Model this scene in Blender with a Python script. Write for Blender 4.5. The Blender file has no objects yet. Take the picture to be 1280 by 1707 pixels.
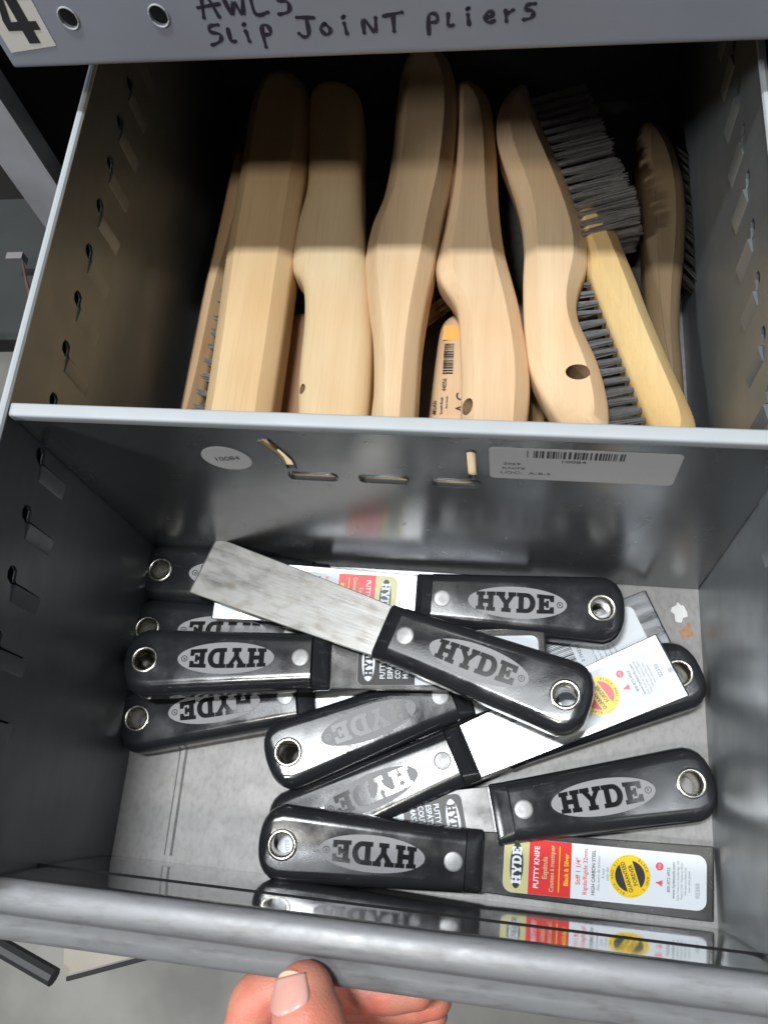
import bpy, bmesh, math, random
from mathutils import Matrix, Vector, Euler
random.seed(7)
S = bpy.context.scene
COL = S.collection
MM = 0.001
SK = -0.0332                       # the divider and front panel sit slightly askew between the side walls
# ------------------------------------------------------------------ camera
CAM_R = [[0.989326, -0.021728, 0.14409], [0.07338, 0.928579, -0.363808], [-0.125894, 0.370498, 0.920262]]
CAM_C = (187.59, -143.57, 435.25)
CAM_F = 1462.04
cd = bpy.data.cameras.new('camera'); cam = bpy.data.objects.new('camera', cd); COL.objects.link(cam)
m4 = Matrix(CAM_R).to_4x4(); m4.translation = Vector(CAM_C) * MM
cam.matrix_world = m4
cd.sensor_fit = 'VERTICAL'; cd.sensor_height = 24.0; cd.lens = CAM_F / 1707.0 * 24.0
cd.clip_start = 0.01; cd.clip_end = 50.0
cd.dof.use_dof = True; cd.dof.focus_distance = 0.385; cd.dof.aperture_fstop = 13.0
S.camera = cam
# ------------------------------------------------------------------ world, lamps, exposure
w = bpy.data.worlds.new('World'); S.world = w; w.use_nodes = True
bg = w.node_tree.nodes['Background']; bg.inputs[0].default_value = (0.80, 0.90, 1.0, 1); bg.inputs[1].default_value = 0.035
def lamp(name, target, direction, dist, sx, sy, power, color, yaw=0.0):
    """rectangular ceiling / aisle fluorescent; direction = from target towards the lamp (mm space)"""
    l = bpy.data.lights.new(name, 'AREA'); l.shape = 'RECTANGLE'; l.size = sx; l.size_y = sy; l.energy = power; l.color = color
    o = bpy.data.objects.new(name, l); COL.objects.link(o)
    d = Vector(direction).normalized()
    o.location = Vector(target) * MM + d * dist
    ax = (Vector((1, 0, 0)) - d * d.x).normalized(); ay = d.cross(ax)      # long side along the aisle
    o.rotation_euler = Matrix((ax, ay, d)).transposed().to_euler()
    return o
lamp('ceiling_light', (140, 0, 40), (-0.12, -0.025, 1), 2.3, 0.42, 0.10, 47.0, (0.94, 0.975, 1.0))
lamp('ceiling_light', (140, -40, 40), (-0.20, 0.14, 1), 2.3, 1.10, 0.46, 9.0, (0.95, 0.98, 1.0))
lamp('aisle_light', (140, 0, 80), (-1.25, -0.48, 1), 2.2, 0.25, 0.18, 20.0, (0.93, 0.97, 1.0))
lamp('aisle_light', (140, 100, 60), (-0.16, -0.46, 1), 2.2, 0.30, 0.15, 13.0, (1.0, 0.97, 0.9))
lamp('aisle_light', (140, 0, 80), (0.75, -0.34, 1), 2.4, 0.30, 0.20, 2.0, (0.97, 0.98, 1.0))
S.view_settings.view_transform = 'Standard'; S.view_settings.look = 'None'
S.view_settings.exposure = 0.0; S.view_settings.gamma = 1.0; S.view_settings.use_curve_mapping = False
S.cycles.max_bounces = 8
# ------------------------------------------------------------------ materials
def mat(name, col, rough=0.5, metal=0.0, coat=0.0, spec=0.5, noise=None, rnoise=None, bump=None, sss=0.0):
    """noise = (scale, amount, colour2, stretch)  rnoise = (scale, amount)  bump = (scale, strength)"""
    m = bpy.data.materials.new(name); m.use_nodes = True
    nt = m.node_tree; b = nt.nodes['Principled BSDF']; N = nt.nodes.new; L = nt.links.new
    b.inputs['Base Color'].default_value = (*col, 1); b.inputs['Roughness'].default_value = rough
    b.inputs['Metallic'].default_value = metal; b.inputs['Coat Weight'].default_value = coat
    b.inputs['Specular IOR Level'].default_value = spec
    if sss:
        b.inputs['Subsurface Weight'].default_value = sss; b.inputs['Subsurface Radius'].default_value = (0.006, 0.0022, 0.0012)
        b.inputs['Subsurface Scale'].default_value = 0.6
    tc = N('ShaderNodeTexCoord')
    oi = N('ShaderNodeObjectInfo'); vm = N('ShaderNodeVectorMath'); vm.operation = 'SCALE'; vm.inputs[0].default_value = (3.1, 1.7, 2.3)
    L(oi.outputs['Random'], vm.inputs['Scale'])
    def tex(scale, stretch=(1, 1, 1), detail=4.0, rg=0.55):
        mp = N('ShaderNodeMapping'); mp.inputs['Scale'].default_value = stretch; L(tc.outputs['Object'], mp.inputs['Vector']); L(vm.outputs[0], mp.inputs['Location'])
        t = N('ShaderNodeTexNoise'); t.inputs['Scale'].default_value = scale; t.inputs['Detail'].default_value = detail
        t.inputs['Roughness'].default_value = rg
        L(mp.outputs[0], t.inputs['Vector']); return t
    if noise:
        sc, am, c2 = noise[:3]; st = noise[3] if len(noise) > 3 else (1, 1, 1)
        lo, hi = noise[4] if len(noise) > 4 else (0.35, 0.7)
        t = tex(sc, st)
        mr = N('ShaderNodeMapRange'); mr.inputs['From Min'].default_value = lo; mr.inputs['From Max'].default_value = hi
        mr.inputs['To Max'].default_value = am; L(t.outputs['Fac'], mr.inputs['Value'])
        mx = N('ShaderNodeMix'); mx.data_type = 'RGBA'; mx.inputs['A'].default_value = (*col, 1); mx.inputs['B'].default_value = (*c2, 1)
        L(mr.outputs[0], mx.inputs['Factor']); L(mx.outputs['Result'], b.inputs['Base Color'])
    if rnoise:
        t = tex(rnoise[0], rnoise[2] if len(rnoise) > 2 else (1, 1, 1))
        mr = N('ShaderNodeMapRange'); mr.inputs['From Min'].default_value = 0.3; mr.inputs['From Max'].default_value = 0.7
        mr.inputs['To Min'].default_value = max(0.02, rough - rnoise[1]); mr.inputs['To Max'].default_value = rough + rnoise[1]
        L(t.outputs['Fac'], mr.inputs['Value']); L(mr.outputs[0], b.inputs['Roughness'])
    if bump:
        t = tex(bump[0], bump[2] if len(bump) > 2 else (1, 1, 1))
        bp = N('ShaderNodeBump'); bp.inputs['Strength'].default_value = bump[1]; bp.inputs['Distance'].default_value = 0.0006
        L(t.outputs['Fac'], bp.inputs['Height']); L(bp.outputs[0], b.inputs['Normal'])
    return m
def wood(name, c1, c2, seed):
    """pale birch: long grain along the handle, faint cathedral figure, a few pores"""
    m = bpy.data.materials.new(name); m.use_nodes = True
    nt = m.node_tree; b = nt.nodes['Principled BSDF']; N = nt.nodes.new; L = nt.links.new
    b.inputs['Roughness'].default_value = 0.55; b.inputs['Specular IOR Level'].default_value = 0.3
    tc = N('ShaderNodeTexCoord'); mp = N('ShaderNodeMapping'); mp.inputs['Location'].default_value = (seed, seed * .37, seed * .11)
    mp.inputs['Scale'].default_value = (1, 0.09, 1); mp.inputs['Rotation'].default_value = (0, 0, random.uniform(-.06, .06))
    L(tc.outputs['Object'], mp.inputs['Vector'])
    n1 = N('ShaderNodeTexNoise'); n1.inputs['Scale'].default_value = 90; n1.inputs['Detail'].default_value = 6; L(mp.outputs[0], n1.inputs['Vector'])
    mp2 = N('ShaderNodeMapping'); mp2.inputs['Scale'].default_value = (1, 0.03, 1); L(tc.outputs['Object'], mp2.inputs['Vector'])
    n2 = N('ShaderNodeTexNoise'); n2.inputs['Scale'].default_value = 900; n2.inputs['Detail'].default_value = 3; L(mp2.outputs[0], n2.inputs['Vector'])
    n3 = N('ShaderNodeTexNoise'); n3.inputs['Scale'].default_value = 14; n3.inputs['Detail'].default_value = 2; L(tc.outputs['Object'], n3.inputs['Vector'])
    r1 = N('ShaderNodeMapRange'); r1.inputs['From Min'].default_value = .3; r1.inputs['From Max'].default_value = .72; L(n1.outputs['Fac'], r1.inputs['Value'])
    mx = N('ShaderNodeMix'); mx.data_type = 'RGBA'; mx.inputs['A'].default_value = (*c1, 1); mx.inputs['B'].default_value = (*c2, 1); L(r1.outputs[0], mx.inputs['Factor'])
    r2 = N('ShaderNodeMapRange'); r2.inputs['From Min'].default_value = .5; r2.inputs['From Max'].default_value = .8; r2.inputs['To Max'].default_value = .24; L(n2.outputs['Fac'], r2.inputs['Value'])
    mx2 = N('ShaderNodeMix'); mx2.data_type = 'RGBA'; mx2.inputs['B'].default_value = (c2[0] * .62, c2[1] * .52, c2[2] * .42, 1)
    L(mx.outputs['Result'], mx2.inputs['A']); L(r2.outputs[0], mx2.inputs['Factor'])
    r3 = N('ShaderNodeMapRange'); r3.inputs['From Min'].default_value = .45; r3.inputs['From Max'].default_value = .75; r3.inputs['To Max'].default_value = .5; L(n3.outputs['Fac'], r3.inputs['Value'])
    mx3 = N('ShaderNodeMix'); mx3.data_type = 'RGBA'; mx3.inputs['B'].default_value = (c2[0] * 1.02, c2[1] * .82, c2[2] * .68, 1)
    L(mx2.outputs['Result'], mx3.inputs['A']); L(r3.outputs[0], mx3.inputs['Factor'])
    L(mx3.outputs['Result'], b.inputs['Base Color'])
    bp = N('ShaderNodeBump'); bp.inputs['Strength'].default_value = .08; bp.inputs['Distance'].default_value = .0004
    L(n2.outputs['Fac'], bp.inputs['Height']); L(bp.outputs[0], b.inputs['Normal'])
    return m
M = {}
M['steel_wall'] = mat('grey_painted_steel', (.15, .167, .176), .36, .4, noise=(140, .4, (.115, .125, .128), (1, .25, 1)), rnoise=(25, .08), bump=(5, .08))
M['steel_floor'] = mat('worn_steel_floor', (.235, .23, .225), .48, .22, noise=(420, .6, (.16, .15, .14), (1, .6, 1), (.45, .7)), rnoise=(90, .04), bump=(500, .06))
M['divider'] = mat('divider_steel', (.21, .22, .228), .25, .75, noise=(18, .5, (.16, .167, .172)), rnoise=(90, .03), bump=(5, .06))
M['front'] = mat('polished_front_steel', (.62, .63, .64), .10, .95, noise=(30, .5, (.42, .42, .42), (1, 3, 1)), rnoise=(40, .05), bump=(10, .06))
M['lip'] = mat('worn_steel_lip', (.225, .23, .24), .44, .25, noise=(320, .5, (.10, .092, .085), (.25, 1, 1), (.5, .75)), rnoise=(120, .06), bump=(160, .12, (.3, 1, 1)))
M['edge'] = mat('pale_steel_edge', (.40, .43, .45), .6, .0, noise=(80, .4, (.36, .38, .39)), rnoise=(40, .1))
M['beam'] = mat('blue_grey_shelf_paint', (.30, .32, .38), .45, .0, noise=(30, .35, (.24, .25, .28)), rnoise=(20, .1), bump=(120, .04))
M['post'] = mat('pale_grey_post_paint', (.40, .41, .44), .5, noise=(30, .5, (.25, .25, .26)))
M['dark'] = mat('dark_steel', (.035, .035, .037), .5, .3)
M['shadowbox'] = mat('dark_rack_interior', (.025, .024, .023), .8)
M['black'] = mat('black_plastic', (.017, .018, .021), .18, 0, spec=1.0, noise=(420, .8, (.055, .055, .054), (.35, 1, 1), (.62, .78)), rnoise=(70, .085), bump=(900, .035))
M['blackgloss'] = mat('black_letter_plastic', (.010, .010, .011), .12, 0, spec=1.0)
M['foil'] = mat('silver_foil', (.29, .29, .30), .62, .0, spec=.2, noise=(1500, .5, (.22, .22, .23)))
M['nickel'] = mat('nickel', (.60, .58, .53), .25, 1.0, noise=(300, .5, (.42, .39, .33)), rnoise=(200, .1))
M['rivet'] = mat('rivet_aluminium', (.36, .36, .36), .5, .6, rnoise=(300, .12), noise=(500, .4, (.27, .27, .27)))
M['blade'] = mat('bright_blade_steel', (.40, .41, .43), .32, 1.0, noise=(160, .5, (.40, .40, .41), (.12, 1, 1)), rnoise=(220, .12, (.1, 1, 1)), bump=(700, .1, (.06, 1, 1)))
M['stained'] = mat('stained_blade_steel', (.38, .375, .36), .44, .8, noise=(210, .6, (.25, .215, .17), (.6, 1, 1), (.5, .72)), rnoise=(160, .14, (.3, 1, 1)), bump=(800, .12, (.06, 1, 1)))
M['darkblade'] = mat('dull_blade_steel', (.20, .197, .195), .24, .85, noise=(200, .5, (.14, .135, .13), (.2, 1, 1)), rnoise=(120, .06))
M['white'] = mat('label_white', (.70, .74, .78), .5, 0, coat=0, spec=.3)
M['olive'] = mat('label_olive', (.55, .53, .27), .35, 0, coat=.2)
M['red'] = mat('label_red', (.66, .03, .03), .35, 0, coat=.2)
M['pink'] = mat('label_pink_red', (.72, .10, .14), .4)
M['yellow'] = mat('label_yellow', (.85, .58, .01), .35, 0, coat=.2)
M['ink'] = mat('label_black', (.02, .02, .022), .4)
M['inkgrey'] = mat('label_grey_ink', (.16, .16, .18), .5)
M['paper'] = mat('matte_paper', (.62, .62, .61), .6, noise=(60, .3, (.54, .54, .53)))
M['card'] = mat('sticker_cream', (.74, .72, .67), .6)
M['tan'] = mat('sticker_tan', (.45, .34, .2), .6)
M['marker'] = mat('marker_ink', (.03, .025, .05), .5)
M['wire'] = mat('steel_wire', (.46, .44, .42), .45, .6, noise=(400, .6, (.30, .285, .27)))
M['greywire'] = mat('grey_wire', (.20, .20, .205), .42, .7, noise=(400, .6, (.12, .12, .12)))
M['shadewire'] = mat('shaded_wire', (.10, .095, .09), .5, .6)  # shade on the right wall brush, painted into its wire colour
M['brass'] = mat('brassy_wire', (.40, .27, .13), .38, .9, noise=(400, .6, (.2, .13, .06)))
M['hole'] = mat('drilled_wood', (.20, .12, .06), .8, noise=(300, .6, (.32, .21, .11)))
M['endgrain'] = mat('end_grain', (.17, .14, .10), .8, noise=(300, .5, (.24, .19, .13)))
M['orange'] = mat('orange_sticker', (.80, .42, .10), .5)
M['skin'] = mat('skin', (.61, .25, .175), .46, 0, noise=(65, .8, (.63, .165, .115), (1, 1, 1), (.4, .62)), rnoise=(300, .08), bump=(1100, .45), sss=.2)
M['nail'] = mat('nail', (.68, .34, .285), .34, 0, coat=.12, sss=.15, noise=(120, .5, (.74, .42, .36)))
M['nailtip'] = mat('nail_edge', (.72, .53, .38), .45)
M['concrete'] = mat('concrete', (.40, .39, .365), .85, noise=(6, .7, (.17, .165, .155)), bump=(60, .3))
M['beige'] = mat('beige_card', (.30, .275, .23), .6, noise=(40, .4, (.22, .2, .17)))
M['rust'] = mat('rust_paint', (.09, .035, .028), .7, noise=(90, .7, (.03, .022, .02)))
M['teal'] = mat('teal_paint', (.022, .026, .025), .6, noise=(30, .6, (.012, .013, .013)))
M['lilac'] = mat('lilac_grey_paint', (.19, .185, .20), .5, noise=(40, .5, (.12, .11, .11)))
# ------------------------------------------------------------------ mesh helpers
def link(name, me, parent=None):
    o = bpy.data.objects.new(name, me); COL.objects.link(o)
    if parent is not None: o.parent = parent
    return o
def finish(me, mats, smooth=True, angle=35):
    for m in (mats if isinstance(mats, (list, tuple)) else [mats]): me.materials.append(m)
    me.polygons.foreach_set('use_smooth', [smooth] * len(me.polygons))
    if smooth: me.set_sharp_from_angle(angle=math.radians(angle))
    me.update()
def mesh(name, V, F, mats, parent=None, idx=None, smooth=True, angle=35, fix=True):
    me = bpy.data.meshes.new(name)
    me.from_pydata([Vector(v) * MM for v in V], [], F)
    if fix:
        bm = bmesh.new(); bm.from_mesh(me); bmesh.ops.recalc_face_normals(bm, faces=bm.faces); bm.to_mesh(me); bm.free()
    if idx: me.polygons.foreach_set('material_index', idx)
    finish(me, mats, smooth, angle)
    return link(name, me, parent)
def thing(name, label, cat, loc=(0, 0, 0), group=None):
    o = bpy.data.objects.new(name, None); COL.objects.link(o); o.empty_display_size = .02
    o.location = Vector(loc) * MM; o['label'] = label; o['category'] = cat
    if group: o['group'] = group
    return o
def tag(o, label, cat, group=None):
    o['label'] = label; o['category'] = cat
    if group: o['group'] = group
    return o
class MB:
    """collects shapes (in mm) for ONE mesh; every face remembers a material slot"""
    def __init__(s): s.V = []; s.F = []; s.I = []
    def add(s, V, F, i=0):
        n = len(s.V); s.V += [tuple(v) for v in V]; s.F += [[a + n for a in f] for f in F]; s.I += [i] * len(F); return s
    def box(s, a, b, i=0):
        x0, y0, z0 = a; x1, y1, z1 = b
        return s.add([(x0,y0,z0),(x1,y0,z0),(x1,y1,z0),(x0,y1,z0),(x0,y0,z1),(x1,y0,z1),(x1,y1,z1),(x0,y1,z1)],
                     [(3,2,1,0),(4,5,6,7),(0,1,5,4),(1,2,6,5),(2,3,7,6),(3,0,4,7)], i)
    def prism(s, P, z0, z1, i=0):
        n = len(P)
        return s.add([(x,y,z0) for x,y in P] + [(x,y,z1) for x,y in P],
                     [list(range(n))[::-1], list(range(n, 2*n))] + [(k,(k+1)%n,(k+1)%n+n,k+n) for k in range(n)], i)
    def flat(s, P, z, i=0):
        return s.add([(x,y,z) for x,y in P], [list(range(len(P)))], i)
    def tube(s, P, r, n=6, i=0, cap=True):
        P = [Vector(p) for p in P]; V = []; F = []
        rr = r if isinstance(r, (list, tuple)) else [r] * len(P)
        for k, p in enumerate(P):
            t = (P[min(k+1, len(P)-1)] - P[max(k-1, 0)]).normalized()
            a = t.orthogonal().normalized() if abs(t.z) < .95 else Vector((1, 0, 0))
            if abs(t.z) < .95: a = Vector((0, 0, 1)).cross(t).normalized()
            b = t.cross(a)
            for q in range(n):
                an = 2 * math.pi * q / n; V.append(p + (a * math.cos(an) + b * math.sin(an)) * rr[k])
        for k in range(len(P) - 1):
            for q in range(n): F.append((k*n+q, k*n+(q+1)%n, (k+1)*n+(q+1)%n, (k+1)*n+q))
        if cap: F += [list(range(n))[::-1], [(len(P)-1)*n+q for q in range(n)]]
        return s.add(V, F, i)
    def lathe(s, prof, c=(0, 0, 0), n=28, i=0, closed=False):
        V = []; F = []; m = len(prof)
        for q in range(n):
            a = 2 * math.pi * q / n
            for r, z in prof: V.append((c[0] + r * math.cos(a), c[1] + r * math.sin(a), c[2] + z))
        for q in range(n):
            for k in range(m if closed else m - 1): F.append((q*m+k, ((q+1)%n)*m+k, ((q+1)%n)*m+(k+1)%m, q*m+(k+1)%m))
        return s.add(V, F, i)
    def mesh_(s, VF, i=0): return s.add(VF[0], VF[1], i)
    def xf(s, f): s.V = [tuple(f(v)) for v in s.V]; return s
    def build(s, name, mats, parent=None, **k):
        return mesh(name, s.V, s.F, mats, parent, idx=s.I, **k)
def ellipse(cx, cy, a, b, n=40, rot=0):
    out = []
    for k in range(n):
        t = 2 * math.pi * k / n; x, y = a * math.cos(t), b * math.sin(t)
        out.append((cx + x*math.cos(rot) - y*math.sin(rot), cy + x*math.sin(rot) + y*math.cos(rot)))
    return out
def rrect(x0, y0, x1, y1, r, n=6, rr=None):
    rs = rr or (r, r, r, r); P = []
    for (cx, cy, a0, q) in ((x0, y0, 180, rs[0]), (x1, y0, 270, rs[1]), (x1, y1, 0, rs[2]), (x0, y1, 90, rs[3])):
        sx = 1 if cx == x0 else -1; sy = 1 if cy == y0 else -1
        if q <= 0: P.append((cx, cy)); continue
        for k in range(n + 1):
            a = math.radians(a0 + 90 * k / n); P.append((cx + sx*q + q*math.cos(a), cy + sy*q + q*math.sin(a)))
    return P
def plate2d(outline, holes, z0, z1):
    """sheet with real holes, filled by a 2D curve; returns V, F in mm"""
    cu = bpy.data.curves.new('tmp', 'CURVE'); cu.dimensions = '2D'; cu.fill_mode = 'BOTH'; cu.extrude = abs(z1 - z0) / 2
    for P in [outline] + list(holes):
        sp = cu.splines.new('POLY'); sp.points.add(len(P) - 1); sp.use_cyclic_u = True
        for k, (x, y) in enumerate(P): sp.points[k].co = (x, y, 0, 1)
    o = bpy.data.objects.new('tmp', cu); COL.objects.link(o)
    dg = bpy.context.evaluated_depsgraph_get(); me = o.evaluated_get(dg).to_mesh()
    zc = (z0 + z1) / 2
    V = [(v.co.x, v.co.y, v.co.z + zc) for v in me.vertices]; F = [tuple(p.vertices) for p in me.polygons]
    o.evaluated_get(dg).to_mesh_clear(); bpy.data.objects.remove(o); bpy.data.curves.remove(cu)
    return V, F
def text2d(body, size, z0, z1, sx=1.0, align='CENTER', bold=0.0):
    """lettering as mesh (mm), centred on the origin, reading along +x"""
    cu = bpy.data.curves.new('tmp', 'FONT'); cu.body = body; cu.size = size; cu.align_x = align; cu.align_y = 'CENTER'
    cu.extrude = abs(z1 - z0) / 2; cu.offset = bold; cu.resolution_u = 3
    o = bpy.data.objects.new('tmp', cu); COL.objects.link(o)
    dg = bpy.context.evaluated_depsgraph_get(); me = o.evaluated_get(dg).to_mesh()
    zc = (z0 + z1) / 2
    V = [(v.co.x * sx, v.co.y, v.co.z + zc) for v in me.vertices]; F = [tuple(p.vertices) for p in me.polygons]
    o.evaluated_get(dg).to_mesh_clear(); bpy.data.objects.remove(o); bpy.data.curves.remove(cu)
    return V, F
def moved(VF, f): return [f(v) for v in VF[0]], VF[1]
def cut(o, cutters):
    """real drilled holes: exact boolean difference, baked into the mesh"""
    for c in cutters:
        md = o.modifiers.new('cut', 'BOOLEAN'); md.operation = 'DIFFERENCE'; md.solver = 'EXACT'; md.object = c
        try: md.material_mode = 'TRANSFER'
        except Exception: pass
    dg = bpy.context.evaluated_depsgraph_get(); dg.update()
    me = bpy.data.meshes.new_from_object(o.evaluated_get(dg))
    o.modifiers.clear(); old = o.data; o.data = me
    bpy.data.meshes.remove(old)
    for c in cutters: bpy.data.objects.remove(c)
    me.polygons.foreach_set('use_smooth', [True] * len(me.polygons)); me.set_sharp_from_angle(angle=math.radians(35))
def catmull(P, per=5):
    out = []; n = len(P)
    for k in range(n):
        p0, p1, p2, p3 = (Vector(P[(k + d) % n]) for d in (-1, 0, 1, 2))
        for q in range(per):
            t = q / per
            out.append(.5 * ((2*p1) + (p2-p0)*t + (2*p0-5*p1+4*p2-p3)*t*t + (3*p1-p0-3*p2+p3)*t**3))
    return out
def area2(P): return sum(P[k][0]*P[(k+1)%len(P)][1] - P[(k+1)%len(P)][0]*P[k][1] for k in range(len(P)))
# slab-serif letters in a 10 high box: list of (outline, holes), advance
def slab(ch):
    if ch == 'H':
        return [([(0,0),(4.6,0),(4.6,2),(3.7,2),(3.7,3.9),(6.3,3.9),(6.3,2),(5.4,2),(5.4,0),(10,0),(10,2),(9,2),(9,8),(10,8),(10,10),(5.4,10),(5.4,8),(6.3,8),(6.3,6.1),(3.7,6.1),(3.7,8),(4.6,8),(4.6,10),(0,10),(0,8),(1,8),(1,2),(0,2)], [])], 10
    if ch == 'Y':
        return [([(2.6,0),(7.4,0),(7.4,2),(6.35,2),(6.35,4.2),(9,8),(10,8),(10,10),(5.9,10),(5.9,8),(6.5,8),(5.1,5.9),(3.7,8),(4.3,8),(4.3,10),(-.4,10),(-.4,8),(.7,8),(3.65,4.2),(3.65,2),(2.6,2)], [])], 9.6
    if ch == 'D':
        o = [(0,0),(5.2,0)] + [(5.2+4.6*math.cos(math.radians(a)), 5+5*math.sin(math.radians(a))) for a in range(-75, 76, 15)] + [(5.2,10),(0,10),(0,8),(1,8),(1,2),(0,2)]
        h = [(3.7,2.1),(4.9,2.1)] + [(4.9+2.1*math.cos(math.radians(a)), 5+2.9*math.sin(math.radians(a))) for a in range(-75, 76, 15)] + [(4.9,7.9),(3.7,7.9)]
        return [(o, [h])], 9.8
    return [([(0,0),(8.8,0),(8.8,3.6),(6.9,3.6),(6.4,2.1),(3.7,2.1),(3.7,4),(4.7,4),(4.7,3.1),(6.1,3.1),(6.1,6.9),(4.7,6.9),(4.7,6),(3.7,6),(3.7,7.9),(6.4,7.9),(6.9,6.4),(8.8,6.4),(8.8,10),(0,10),(0,8),(1,8),(1,2),(0,2)], [])], 8.8
def hyde(width, height, z0, z1):
    """the four slab letters of the maker's badge, centred, reading along +x"""
    V, F, x = [], [], 0
    for ch in 'HYDE':
        sh, adv = slab(ch)
        for o, h in sh:
            v, f = plate2d(o, h, z0, z1); n = len(V)
            V += [(a + x, b - 5, c) for a, b, c in v]; F += [tuple(q + n for q in ff) for ff in f]
        x += adv + .75
    x -= .75
    return [((a - x/2) * width / x, b * height / 10, c) for a, b, c in V], F
# ------------------------------------------------------------------ the setting
mesh('floor', [(-3500,-3500,-900),(3500,-3500,-900),(3500,3500,-900),(-3500,3500,-900)], [(0,1,2,3)], M['concrete'])['kind'] = 'structure'
# ------------------------------------------------------------------ the drawer bin
W, HW, YB, YF = 280.0, 166.0, 312.0, -153.0
def skew(v): return (v[0], v[1] + SK * v[0], v[2])
bin_ = thing('storage_bin', 'open grey steel drawer pulled out of the rack, holding brushes and putty knives', 'drawer', (140, 0, 0))
bin_.location = (0, 0, 0)
fl = MB().box((0, YF - 10, -1.5), (W, YB, 0)); fl.build('floor_panel', M['steel_floor'], bin_)
# pressed ridge and two folded flanges on the floor panel
rd = MB()
rd.add([(26,YF+2,.0),(27,YF+2,.8),(29.2,YF+2,.8),(30.2,YF+2,.0),(26,YB,.0),(27,YB,.8),(29.2,YB,.8),(30.2,YB,.0)], [(0,1,5,4),(1,2,6,5),(2,3,7,6)])
rd.build('floor_ridge', M['steel_floor'], bin_, fix=False)
random.seed(9)
def blot(cx, cy, r, n=14): return [(cx + r*random.uniform(.5, 1.2)*math.cos(2*math.pi*k/n), cy + 1.3*r*random.uniform(.5, 1.2)*math.sin(2*math.pi*k/n)) for k in range(n)]
MB().prism(blot(270.5, -21, 4.2), .02, .12).build('bare_patch', mat('flaked_white', (.62, .62, .60), .6), bin_)
MB().prism(blot(273.5, -31, 3.6), .02, .12).build('rust_patch', mat('rust', (.36, .20, .11), .8, noise=(300, .7, (.18, .09, .05))), bin_)
def side_wall(left):
    """sheet in the Y-Z plane with punched holes, pressed louvres and a folded top edge"""
    x = 0 if left else W; sg = -1 if left else 1                    # sg: outwards
    y0 = 168.3 if left else 147.6
    ys = [y0 - 25.0 * n for n in range(-3, 12)]
    holes = [[(y - 1.1, 114.0), (y - .3, 114.0), (y + .1, 133.0), (y + 1.2, 133.8), (y + 4.4, 133.8), (y + 5.8, 136.0), (y + 5.2, 139.0), (y + 2.4, 140.2), (y, 139.4), (y - 1.3, 136.4)] for y in ys if -120 < y < 270]
    yb0 = YF - 14 + SK * x
    V, F = plate2d([(yb0, -1.5), (YB + 2, -1.5), (YB + 2, HW), (yb0, HW)], holes, 0, 1.4)
    b = MB().add([(x + sg * c, a, bz) for a, bz, c in V], F)
    for y in ys:                                                    # louvre: tongue bent out of the sheet beside each slit
        if not -120 < y < 270: continue
        z0, z1 = 114.5, 134.0; k = -sg
        d = 1.0 if left else 1.6
        ya, yb_ = (y - 7.2, y - 1.15)
        b.add([(x, ya - .6, z0 - .8), (x, yb_, z0 - .8), (x, yb_, z1 + .6), (x, ya - .6, z1 + .6), (x + k*d*.25, ya, z0), (x + k*d, yb_, z0), (x + k*d, yb_, z1), (x + k*d*.25, ya, z1)],
              [(4,5,6,7),(0,1,5,4),(1,2,6,5),(2,3,7,6),(3,0,4,7)])
    o = b.build('side_wall', M['steel_wall'], bin_, angle=30)
    MB().box((x + sg*4.0 - .2, YF + 5, 2), (x + sg*4.0 + .2, YB - 6, 160)).build('added_slot_backing', M['dark'], o)  # dark plate added only to keep the slot holes black
    # folded edge
    e = MB().tube([(x + sg*.7, yb0, HW), (x + sg*.7, YB + 2, HW)], 1.7, 8)
    e.build('top_edge', M['edge'], o)
    return o
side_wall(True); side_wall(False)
MB().box((-1.4, YB, -1.5), (W + 1.4, YB + 1.4, HW)).build('back_wall', M['steel_wall'], bin_)
# front panel: flares outwards towards the top, then rolls over into a hollow lip with a second flange
prof = []
for k in range(0, 21):
    z = 102.0 * k / 20; prof.append((-.02*z - .0006*z*z, z))
ty, tz = prof[-1]
crease = [(0, 0)]
roll = [(ty - 5.8 + 5.8*math.cos(math.radians(a)), tz + 2.6*math.sin(math.radians(a)) ) for a in range(20, 171, 15)]
roll += [(ty - 12.3, tz - 1.6), (ty - 12.6, tz - 3.6), (ty - 13.2, tz - 4.4)]
roll2 = [(ty - 16.5, tz - 5.2), (ty - 20.2, tz - 6.6), (ty - 21.6, tz - 8.2), (ty - 21.8, tz - 10), (ty - 20.5, tz - 12), (ty - 16, tz - 12.6)]
def strip(prof, x0, x1, n, off=None):
    V, F = [], []; m = len(prof)
    for k in range(n + 1):
        x = x0 + (x1 - x0) * k / n
        for (y, z) in prof: V.append((x, YF + SK * x + y, z))
    for k in range(n):
        for q in range(m - 1): F.append((k*m+q, (k+1)*m+q, (k+1)*m+q+1, k*m+q+1))
    return V, F
fp = MB().mesh_(strip(prof, -6, W + 6, 24)); 
front = fp.build('front_panel', M['front'], bin_, fix=False)
md = front.modifiers.new('sheet', 'SOLIDIFY'); md.thickness = .0012; md.offset = 1
MB().mesh_(strip([prof[-1]] + roll + roll2, -14, W + 14, 24)).build('rolled_lip', M['lip'], front, fix=False, angle=40)
# crease pressed along the front panel just below the lip
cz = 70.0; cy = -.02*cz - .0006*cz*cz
MB().mesh_(strip([(cy + .05, cz - .8), (cy + .55, cz), (cy - .1, cz + .8)], -4, W + 4, 4)).build('crease', M['dark'], front, fix=False)
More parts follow.
